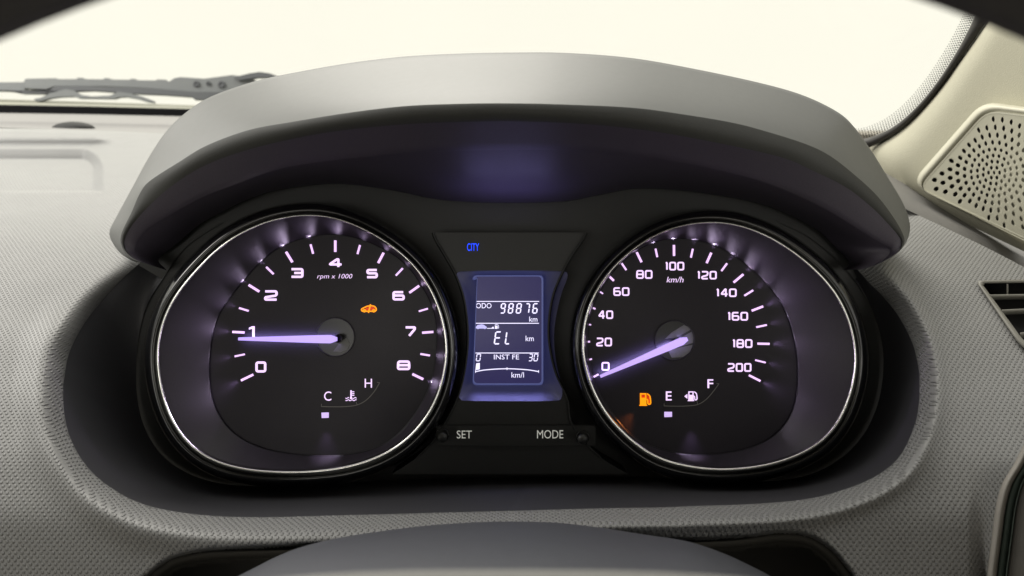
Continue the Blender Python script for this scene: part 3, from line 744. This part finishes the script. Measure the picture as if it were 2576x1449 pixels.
for s, bx in (('0', (322, 1253, 388, 1325)), ('20', (278, 1052, 408, 1124)), ('40', (293, 828, 418, 898)), ('60', (420, 637, 552, 708)), ('80', (608, 495, 742, 567)), ('100', (848, 427, 1004, 498)), ('120', (1112, 502, 1272, 572)),
              ('140', (1268, 647, 1436, 717)), ('160', (1362, 840, 1530, 912)), ('180', (1402, 1065, 1566, 1137)), ('200', (1360, 1262, 1558, 1334))):
    number('numeral', s, zbox(z3, *bx), 3.9, D-.0004, M['lit_white'], speed)
lettering('lettering', 'km/h', zbox(z3, 858, 550, 998, 597), D-.0004, M['lit_white'], speed, shear=.22)

def needle(g, tip, tail, wtip, wbase, m):
    tip = np.array(tip); tail = np.array(tail); t = (tip-tail)/np.linalg.norm(tip-tail); n = np.array([-t[1], t[0]]); L = np.linalg.norm(tip-tail)
    pts = [tip+n*wtip/2, tail+t*L*.235+n*wbase*.47, tail+t*L*.075+n*wbase/2, tail+t*L*.012+n*wbase*.22, tail+t*L*.012-n*wbase*.22, tail+t*L*.075-n*wbase/2, tail+t*L*.235-n*wbase*.47, tip-n*wtip/2]
    pts = [tuple(p) for p in pts]
    o = sheet('needle', pts, D-.0080, M[m], g, .0016)
    return o
for g, c, tip, tail, m, r in ((tach, (843, 848), (599, 852.7), (850, 853.5), 'lit_needle', 50), (speed, (1697, 856), (1510.5, 947.5), (1732.5, 851.5), 'lit_needle2', 51)):
    loft('hub_rim', [lift(circle(*c, r, 48), D-.0002), lift(circle(*c, r-.8, 48), D-.0010), lift(circle(*c, r-2.2, 48), D-.0010), lift(circle(*c, r-3, 48), D-.0002)], M['dish'], g, closed=True)
    h = link('hub_recess', lift(circle(*c, r-2.6, 48), D-.0003), [tuple(range(48))], M['hub'], g)
    needle(g, tip, tail, 7 if g is tach else 6.5, 20.5 if g is tach else 19, m)
    # spindle carrying the needle
    sc = (c[0]+8, c[1]+4)
    loft('spindle', [lift(circle(*sc, 11, 24), D-.0004), lift(circle(*sc, 9, 24), D-.0062)], M['hub'], g, closed=True)
# grey motor plate seen through the speedometer hub
def clip_plate(c, r, pts): return [p for p in pts]
hp = []
cx, cy = 1697, 856
merge_sheets('motor_plate', [[(1673, 852), (1690, 836), (1720, 818), (1735, 823), (1738, 829), (1700, 850)], [(1702, 856), (1741, 834), (1745, 850), (1744, 862), (1712, 872)], [(1680, 880), (1742, 868), (1736, 886), (1718, 898), (1690, 900)]], D-.0006, M['hub_plate'], speed, .0002)
merge_sheets('motor_plate', [[(858, 858), (872, 850), (880, 866), (874, 880), (856, 886), (838, 884)]], D-.0006, M['hub_plate'], tach, .0002)

# small gauges at the foot of the dials
lettering('lettering', 'C', zbox(z2, 1435, 342, 1495, 418), D-.0004, M['lit_white'], tach)
lettering('lettering', 'H', zbox(z2, 1770, 237, 1830, 310), D-.0004, M['lit_white'], tach)
lettering('lettering', 'E', zbox(z4, 852, 465, 900, 540), D-.0004, M['lit_white'], speed, bold=.01)
lettering('lettering', 'F', zbox(z4, 1195, 365, 1243, 438), D-.0004, M['lit_white'], speed, bold=.01)
def scale_arc(g, f, pts, extra):
    q = spline(pts, 30); polys = ribbon([f(p) for p in q], 1.9)
    for e in extra: polys += ribbon([f(p) for p in e], 1.6)
    merge_sheets('gauge_scale', polys, D-.0004, M['print_grey'], g, .0002)
scale_arc(tach, z2, [(1410, 466), (1500, 468), (1600, 467), (1700, 455), (1780, 415), (1850, 340), (1893, 268)], [[(1413, 445), (1413, 466)], [(1700, 430), (1708, 455)], [(1893, 270), (1872, 266)]])
scale_arc(speed, z4, [(836, 585), (920, 587), (1010, 586), (1110, 575), (1180, 535), (1240, 470), (1290, 402)], [[(838, 565), (838, 585)], [(1108, 545), (1116, 574)], [(1292, 402), (1270, 400)]])
sheet('level_block', [z2(q) for q in ((1413, 517), (1473, 515), (1473, 559), (1415, 561))], D-.0004, M['lit_block'], tach, .0003)
sheet('level_block', [z4(q) for q in ((840, 634), (903, 634), (903, 675), (840, 677))], D-.0004, M['lit_block'], speed, .0003)
# coolant symbol
th = []
th += ribbon([z2((1657, 332)), z2((1657, 398))], 3.4)
for y in (345, 360, 374): th += ribbon([z2((1662, y)), z2((1684, y))], 1.9)
th.append([z2(q) for q in circle(1657, 396, 9, 12)])
for y0 in (396, 414):
    th += ribbon([z2((1612+i*5.6, y0+4.5*math.sin(i*1.15+ (0 if y0 < 400 else 2)))) for i in range(17) if not (y0 < 400 and 6 <= i <= 9)][:6], 1.7) if y0 < 400 else ribbon([z2((1612+i*5.6, y0+4.5*math.sin(i*1.15))) for i in range(17)], 1.7)
th += ribbon([z2((1668+i*5.6, 396+4.5*math.sin(i*1.15))) for i in range(7)], 1.7)
merge_sheets('coolant_symbol', th, D-.0004, M['lit_white'], tach, .0002)
merge_sheets('fuel_symbol', pump(*zbox(z4, 1033, 465, 1116, 545))+[[z4(q) for q in ((1005, 506), (1030, 486), (1030, 527))]], D-.0004, M['lit_white'], speed, .0002)
o = merge_sheets('fuel_warning_lamp', pump(*zbox(z4, 633, 480, 735, 584)), D-.0005, M['amber'], speed, .0002); o['label'] = 'amber lit fuel pump symbol'
merge_sheets('warning_lamp_glow', [[z4(q) for q in ((650, 494), (683, 494), (683, 518), (650, 518))], [z4(q) for q in ((698, 488), (722, 520), (724, 565), (708, 572), (702, 528), (694, 520))]], D-.0003, M['amber_red'], speed, .0001)
zc = lambda p: (1380*.62891+p[0]*200/1449*.62891, 1130*.62891+p[1]*200/1449*.62891)
body = rounded([(480, 770), (520, 745), (640, 688), (760, 672), (850, 690), (905, 750), (905, 800), (870, 835), (500, 832), (478, 805)], 22, True, 4)
lamp = ribbon([zc(q) for q in body], 3.2, True)+ribbon([zc((740, 632)), zc((678, 880))], 3.2)
for cx_ in (560, 832):
    lamp += ribbon([zc(q) for q in circle(cx_, 818, 33, 14)], 2.6, True)
o = merge_sheets('car_warning_lamp', lamp, D-.0005, M['amber'], tach, .0002); o['label'] = 'amber lit car symbol with a slanting bar'
merge_sheets('warning_lamp_glow', [[zc(q) for q in rounded([(560, 770), (680, 705), (820, 705), (880, 770), (850, 800), (560, 805)], 18)]], D-.0003, M['amber_red'], tach, .0001)

def lamp_px(name, px, py, d, dx, dy, dz, sx, sy, power, color, spread=math.pi):
    """a small lamp at a place on the dial; (dx, dy) its direction along the dial, dz towards the driver"""
    p0 = P(px, py, d); q = P(px+dx, py+dy, d)
    v = (q-p0).normalized()-AX*dz
    l = bpy.data.lights.new(name, 'AREA'); l.shape = 'RECTANGLE'; l.size = sx; l.size_y = sy; l.energy = power; l.color = color; l.spread = spread
    o = bpy.data.objects.new(name, l); COL.objects.link(o); o.location = p0
    o.rotation_euler = v.to_track_quat('-Z', 'Y').to_euler()
    return o
LIL = (.84, .68, 1.0)
for a_, b_ in (((600, 853), (840, 853)), ((1515, 945), (1722, 857))):
    m_ = ((a_[0]+b_[0])/2, (a_[1]+b_[1])/2); l_ = lamp_px('needle_lamp', m_[0], m_[1], D-.0060, 1, 0, 0, .044, .0016, .0028, (.45, .36, 1.0), math.radians(120))
    xx = (P(*b_, D)-P(*a_, D)).normalized(); l_.rotation_euler = Matrix((xx, (-AX).cross(xx).normalized(), -AX)).transposed().to_euler()
for tab, f, big in ((TT, z1, .0008), (TS, z3, .0006)):
    for i, (a, b) in enumerate(tab):
        a_, b_ = np.array(f(a)), np.array(f(b)); t = (a_-b_)/np.linalg.norm(a_-b_); q = a_+t*5
        if f is z3 and i < 8: continue
        im = t_im if f is z1 else s_im
        k = min(1, .16+(seg_dist(q[0], q[1], np.vstack([im, im[:1]]))/42)**1.3)
        lo_ = lamp_px('tick_lamp', q[0]-t[0]*4, q[1]-t[1]*4, D-.0058, t[0], t[1], 0, .0014, .0085, 1.35*big*k*(1.0 if i % 2 == 0 else .5), LIL, math.radians(85))
        if k > .3:
            lamp_px('tick_lamp', q[0]-t[0]*2, q[1]-t[1]*2, D-.0011, t[0], t[1], -.12, .0010, .0006, .00022*(1.0 if i % 2 == 0 else .6), LIL, math.radians(50))
        zz = -(P(q[0]+t[0], q[1]+t[1], D)-P(q[0], q[1], D)).normalized(); xx = AX.cross(zz).normalized()
        lo_.rotation_euler = Matrix((xx, AX, zz)).transposed().to_euler()
lamp_px('display_lamp', 1278, 566, .3715, 0, -1, .05, .040, .003, .0042, (.42, .38, 1.0))
lamp_px('display_lamp', 1280, 969, .3795, 0, 1, .05, .034, .002, .0020, (.44, .42, 1.0), math.radians(120))
lamp_px('fuel_lamp_spill', 1600, 1040, D-.003, -.8, 1, -.1, .004, .002, .0009, (1.0, .28, .05), math.radians(80))
lamp_px('level_lamp_spill', 818, 1070, D-.003, 0, 1, -.1, .003, .002, .0005, LIL, math.radians(60))
lamp_px('level_lamp_spill', 1742, 1070, D-.003, 0, 1, -.1, .003, .002, .0006, LIL, math.radians(60))

# ================================================================== WINDSCREEN, SEAL, PILLAR
sealin = spline([(2540, -120), (2500, -50), (2470, 4), (2423, 100), (2379, 174), (2336, 234), (2292, 282), (2249, 317), (2206, 339), (2173, 349), (2130, 352)], 120)
sealout = spline([(2590, -120), (2540, -50), (2502, 22), (2457, 91), (2414, 152), (2375, 208), (2336, 256), (2292, 304), (2249, 339), (2188, 371), (2140, 382)], 120)
def dS(px, py): return .575+(2188-px)*.00030*1.0+(py-371)*.00006
ws = thing('windscreen', 'clear windscreen with black rubber seal and dotted black edge', 'windscreen', P(1288, 150, .6))
def gl(px, py):
    # the glass leans back from its base towards the driver
    t = (py+120)/420; l = .60+.25*t; r = dS(px, py)
    u = sm((px-900)/1400); return l*(1-u)+r*u
gm = bpy.data.materials.new('windscreen_glass'); gm.use_nodes = True; nt = gm.node_tree
for n0 in list(nt.nodes): nt.nodes.remove(n0)
out = nt.nodes.new('ShaderNodeOutputMaterial'); tr = nt.nodes.new('ShaderNodeBsdfTransparent'); gg = nt.nodes.new('ShaderNodeBsdfGlossy'); mxs = nt.nodes.new('ShaderNodeMixShader')
tr.inputs[0].default_value = (.985, .99, .975, 1); gg.inputs['Roughness'].default_value = .02
nzz = nt.nodes.new('ShaderNodeTexNoise'); nzz.inputs['Scale'].default_value = 9
mrr = nt.nodes.new('ShaderNodeMapRange'); mrr.inputs[3].default_value = .006; mrr.inputs[4].default_value = .018
nt.links.new(nzz.outputs[0], mrr.inputs[0]); nt.links.new(mrr.outputs[0], mxs.inputs[0])
nt.links.new(tr.outputs[0], mxs.inputs[1]); nt.links.new(gg.outputs[0], mxs.inputs[2]); nt.links.new(mxs.outputs[0], out.inputs[0])
bot = np.array([(-260, 268), (0, 268), (480, 280), (1200, 330), (1800, 380), (2130, 352)]); topc = np.array([(-260, -130), (1300, -130), (2540, -120)])
rows = coons(topc, bot, np.array([(-260, -130), (-260, 268)]), sealin[:, :2], gl, 60, 24)
loft('glass', rows, gm, ws)
loft('rubber_seal', [[P(p[0], p[1], dS(*p)+.006) for p in sealin], [P(p[0], p[1], dS(*p)-.003) for p in mixc(sealin, sealout, .1)], [P(p[0], p[1], dS(*p)-.006) for p in mixc(sealin, sealout, .5)],
                     [P(p[0], p[1], dS(*p)-.003) for p in mixc(sealin, sealout, .95)], [P(p[0], p[1], dS(*p)+.004) for p in sealout]], M['seal'], ws)
# dotted frit printed on the glass beside the seal
V = []; F = []
for k in range(6):
    row = offset(sealin, -(3+4.6*k), closed=False)
    if (row[60]-sealin[60])[0] > 0: row = offset(sealin, (3+4.6*k), closed=False)
    L = np.r_[0, np.cumsum(np.linalg.norm(np.diff(row, axis=0), axis=1))]
    s = 3.5*(k % 2)
    while s < L[-1]:
        x, y = np.interp(s, L, row[:, 0]), np.interp(s, L, row[:, 1])
        near = 1-.35*sm((y-100)/260); r = (2.3-.16*k)*(.8+.2*near)
        b0 = len(V)
        for i in range(6):
            a = i*math.pi/3; V.append(P(x+r*math.cos(a), y+r*math.sin(a), dS(x, y)-.0008))
        F.append(tuple(range(b0, b0+6))); s += 7.0
fd_ = link('frit_dots', V, F, M['frit'], ws); fd_['kind'] = 'stuff'
band('frit_band', [(LL(290, 298), .835), (LL(285, 293), .8215), (LL(265, 276), .8225), (LL(263, 274), .845)], M['frit'], ws, smooth=False)

def dPl(px, py): return .545+(2188-px)*.00027+(py-371)*.00007
pt = thing('pillar_trim', 'cream beige windscreen pillar trim beside the speaker cover', 'pillar trim', P(2450, 250, .48))
prow = coons(np.array([(2590, -120), (2900, -120)]), np.array([(2188, 371), (2215, 440), (2262, 486), (2320, 512), (2400, 548), (2500, 596), (2600, 644), (2900, 790)]), sealout[:-6, :2], np.array([(2900, -120), (2900, 790)]), None or (lambda x, y: 0), 60, 60)
# rebuild with depth: soft bulge along the seal side
T_, B2, L2, R2 = resample(np.array([(2590, -120), (2900, -120)]), 70), resample(np.array([(2180, 369), (2215, 440), (2262, 486), (2320, 512), (2400, 548), (2500, 596), (2600, 644), (2900, 790)]), 70), resample(sealout[:-8, :2], 60), resample(np.array([(2900, -120), (2900, 790)]), 60)
rows = []
for j in range(60):
    v = j/59; row = []
    for i in range(70):
        u = i/69
        q = (1-v)*T_[i]+v*B2[i]+(1-u)*L2[j]+u*R2[j]-((1-u)*(1-v)*T_[0]+u*(1-v)*T_[-1]+(1-u)*v*B2[0]+u*v*B2[-1])
        d = dPl(q[0], q[1])+.030*math.exp(-u/.035)-.014*sm((u-.05)/.5)+.016*math.exp(-(1-v)/.03)
        row.append(P(q[0], q[1], d))
    rows.append(row)
loft('trim_panel', rows, M['pillar'], pt)

# speaker cover
sp = thing('speaker_cover', 'beige perforated speaker cover on the pillar trim', 'speaker cover', P(2520, 440, .46))
def dG(px, py): return dPl(px, py)-.022
so = rounded([(2302, 478), (2478, 268), (2720, 300), (2830, 520), (2760, 700)], 34, True, 8)
so = rounded([(2297, 462), (2474, 260), (2760, 296), (2860, 480), (2790, 720)], 40, True, 8)
si = rounded([(2317, 464), (2489, 281), (2750, 312), (2840, 480), (2774, 694)], 30, True, 8)
si = rounded([(2309, 475), (2483, 279), (2750, 312), (2840, 480), (2774, 694)], 34, True, 8)
nn_ = 200
so, si = resample(np.array(so+[so[0]]), nn_, True), resample(np.array(si+[si[0]]), nn_, True)
def sl(c, e): return [P(p[0], p[1], dG(p[0], p[1])+e) for p in c]
loft('cover_frame', [sl(offset(so, 6), .030), sl(offset(so, 4), .008), sl(so, .002), sl(mixc(so, si, .3), -.0012), sl(mixc(so, si, .6), -.0010), sl(mixc(so, si, .78), .0016), sl(mixc(so, si, .86), .0016), sl(si, -.0006), sl(offset(si, -4), .0)], M['grille'], sp, closed=True)
plate = offset(si, -3.5)
# holes in rings, elongated outwards
hc = (2503, 434); holes = []
def hole(cx, cy, a, rl, rw):
    pts = []
    for i in range(12):
        t = 2*math.pi*i/12
        x, y = rl*math.cos(t), rw*math.sin(t)
        x = math.copysign(min(abs(x), rl*.92), x)
        pts.append((cx+x*math.cos(a)-y*math.sin(a), cy+x*math.sin(a)+y*math.cos(a)))
    return pts
rad = 0; shrunk = offset(plate, -7)
hol_c = [(hc[0], hc[1], 0, 5.6, 5.6)]
radii = [14, 28, 42.5, 58, 75, 93, 112, 132, 152, 173, 194, 216]
cnt = [6, 12, 18, 24, 27, 30, 33, 36, 42, 48, 54, 60]
for k, (R_, c_) in enumerate(zip(radii, cnt)):
    for i in range(c_):
        a = 2*math.pi*(i+.5*(k % 2))/c_+k*.06
        x, y = hc[0]+R_*1.0*math.cos(a), hc[1]+R_*1.02*math.sin(a)
        e = max(0, min(1, (k-3)/3))
        hol_c.append((x, y, a, 6.0+3.4*e, 5.9))
cen = np.array([(h[0], h[1]) for h in hol_c]); okh = inside(cen, shrunk)
for h, k in zip(hol_c, okh):
    if k: holes.append(hole(*h))
pts2 = [Vector(p) for p in plate.tolist()]; ed2 = [(i, (i+1) % nn_) for i in range(nn_)]
for h in holes:
    b0 = len(pts2); pts2 += [Vector(p) for p in h]; ed2 += [(b0+i, b0+(i+1) % 12) for i in range(12)]
vv, ee, ff, ov, oe, of = delaunay_2d_cdt(pts2, ed2, [], 0, 1e-5)
cen = np.array([[sum(vv[k].x for k in f)/3, sum(vv[k].y for k in f)/3] for f in ff])
ok = inside(cen, plate)
hcs = np.array([np.mean(h, 0) for h in holes])
def in_hole(c):
    dd_ = ((hcs-c)**2).sum(1); j = int(dd_.argmin())
    return dd_[j] < 49 and inside(np.array([c]), np.array(holes[j]))[0]
F = [tuple(f) for f, k, c in zip(ff, ok, cen) if k and not in_hole(c)]
V = [P(v.x, v.y, dG(v.x, v.y)) for v in vv]
for h in holes:
    b0 = len(V); V += [P(x, y, dG(x, y)) for x, y in h]+[P(x, y, dG(x, y))+AX*.0016 for x, y in h]
    F += [(b0+i, b0+(i+1) % 12, b0+12+(i+1) % 12, b0+12+i) for i in range(12)]
link('perforated_plate', V, F, M['grille'], sp)
link('speaker_cloth', [P(v.x, v.y, dG(v.x, v.y)+.011) for v in vv], [tuple(f) for f, k in zip(ff, ok) if k], M['speaker'], sp)

# ================================================================== WIPER AND COWL outside the glass
q6 = lambda p: (p[0]*.3298, p[1]*.3298)
cw = band('cowl_strip', [(LL(266, 277), .862), (LL(258, 269), .872), (LL(250, 266), .90), (LL(249, 264), .95)], M['cowl'], None)
tag(cw, 'olive grey cowl strip at the foot of the windscreen under the wiper', 'cowl')
wp = thing('windscreen_wiper', 'grey windscreen wiper parked at the base of the glass', 'wiper', P(200, 225, .88))
def px6(name, pts, d, m, th=.008): return sheet(name, [q6(p) for p in pts], d, M[m], wp, th)
px6('wiper_arm', [(185, 612), (200, 600), (430, 596), (440, 603), (585, 603), (592, 592), (635, 594), (640, 603), (790, 605), (795, 595), (835, 597), (838, 606), (990, 608), (995, 600), (1035, 602), (1038, 611), (1190, 613), (1195, 605), (1265, 608), (1290, 622),
                 (1330, 596), (1380, 588), (1530, 598), (1560, 600), (1770, 572), (1900, 590), (2000, 640), (1900, 760), (1720, 704), (1480, 700), (1100, 668), (800, 655), (420, 655), (350, 680), (200, 672), (183, 655)], .885, 'wiper', .01)
px6('wiper_arm_tip', [(1780, 590), (1900, 560), (1980, 548), (2060, 560), (2130, 585), (2300, 640), (2300, 660), (2100, 590), (1960, 590), (1820, 612)], .880, 'wiper_dark', .006)
px6('blade_frame', [(-300, 630), (190, 626), (190, 690), (160, 694), (0, 688), (-300, 685)], .889, 'wiper', .008)
px6('rubber_blade', [(-300, 684), (60, 684), (75, 690), (165, 694), (170, 712), (340, 714), (420, 658), (660, 656), (1100, 670), (1480, 700), (1720, 706), (1640, 745), (1580, 748), (1575, 762), (1480, 757), (1460, 738), (1240, 722), (1080, 716), (700, 690), (300, 706), (60, 690), (-300, 690)], .8815, 'wiper_dark', .006)
px6('blade_bracket', [(262, 752), (310, 745), (380, 712), (500, 680), (560, 690), (620, 722), (700, 735), (840, 728), (900, 700), (1000, 712), (1090, 738), (1170, 768), (1170, 782), (1120, 776), (1040, 752), (960, 738), (905, 740), (870, 752), (600, 748), (560, 735), (460, 738), (380, 748), (310, 768), (265, 768)], .8785, 'wiper', .005)
for cx_, cy_, r_ in ((1497, 640, 26), (1588, 636, 18), (1688, 645, 30)):
    rr_ = r_*.3298; c_ = q6((cx_, cy_))
    loft('rivet', [lift(circle(*c_, rr_, 20), .8848), lift(circle(*c_, rr_*.8, 20), .883), lift(circle(*c_, rr_*.45, 20), .8845), lift(circle(*c_, .01, 20), .8842)], M['wiper_dark'], wp, closed=True)

# ================================================================== STEERING COLUMN COVER
top = spline([(380, 1580), (450, 1520), (530, 1480), (600, 1448), (646, 1425), (698, 1399), (768, 1373), (880, 1348), (1057, 1324), (1200, 1314), (1296, 1312), (1400, 1315), (1501, 1326), (1604, 1342), (1726, 1361), (1818, 1391), (1890, 1424), (1938, 1449), (2000, 1485), (2080, 1540), (2150, 1600)], 120)
rows = []
for s, dy, d in ((0, 30, .36), (0, 8, .320), (0, 2, .302), (0, 0, .296), (0, 3, .290), (0, 10, .283), (0, 30, .272), (0, 60, .262), (0, 110, .249), (0, 180, .236), (0, 300, .225)):
    rows.append([P(1288+(p[0]-1288)*(1+.0004*dy), p[1]+dy, d) for p in top])
cc_ = loft('steering_column_cover', rows, M['column'], None)
tag(cc_, 'smooth grey rounded steering column cover below the instrument panel', 'column cover')

# ================================================================== STEERING WHEEL (blurred, very near)
sw = thing('steering_wheel', 'blurred dark steering wheel seen only as rim and hub edges', 'steering wheel', P(1288, 3122, .105))
def PW(x, y, d): return Vector((x, d*cP+y*sP, CAM.z-d*sP+y*cP))      # metres across and up at depth d
dR = .105; cyw = -(3122-724.5)/FPX*dR; rin = 3320/FPX*dR; rm = .015
rows = []
for j in range(17):
    b = 2*math.pi*j/16
    rows.append([PW((rin+rm-rm*math.cos(b))*math.cos(a), cyw+(rin+rm-rm*math.cos(b))*math.sin(a), dR+rm*math.sin(b)) for a in np.linspace(0, 2*math.pi, 181)])
loft('rim', rows, M['wheel'], sw)
dH = .125; cyh = -(3122-724.5)/FPX*dH; hh = -.0490-cyh
rows = []
for s in np.linspace(0.0, 1.0, 10):
    k = math.cos(s*math.pi/2)
    row = []
    for a in np.linspace(0, 2*math.pi, 121)[:-1]:
        c, s_ = math.cos(a), math.sin(a)
        e = 2/3.0
        row.append(PW(.118*math.copysign(abs(c)**e, c)*(1-.98*s**2), cyh+hh*math.copysign(abs(s_)**e, s_)*(1-.98*s**2), dH+.012-.016*math.sin(s*math.pi/2)))
    rows.append(row)
loft('hub', rows, M['wheelhub'], sw, closed=True)
for sgn in (-1, 1):
    rows = []
    for y, d in ((-.020, .012), (-.022, 0), (0, -.004), (.022, 0), (.020, .012)):
        rows.append([PW(sgn*(.09+t*(rin+.004-.09)), cyh+y*(1-.3*t), dH+d-(dH-dR)*t) for t in np.linspace(0, 1, 12)])
    loft('spoke', rows, M['wheelhub'], sw)
print('built', len(bpy.data.objects))
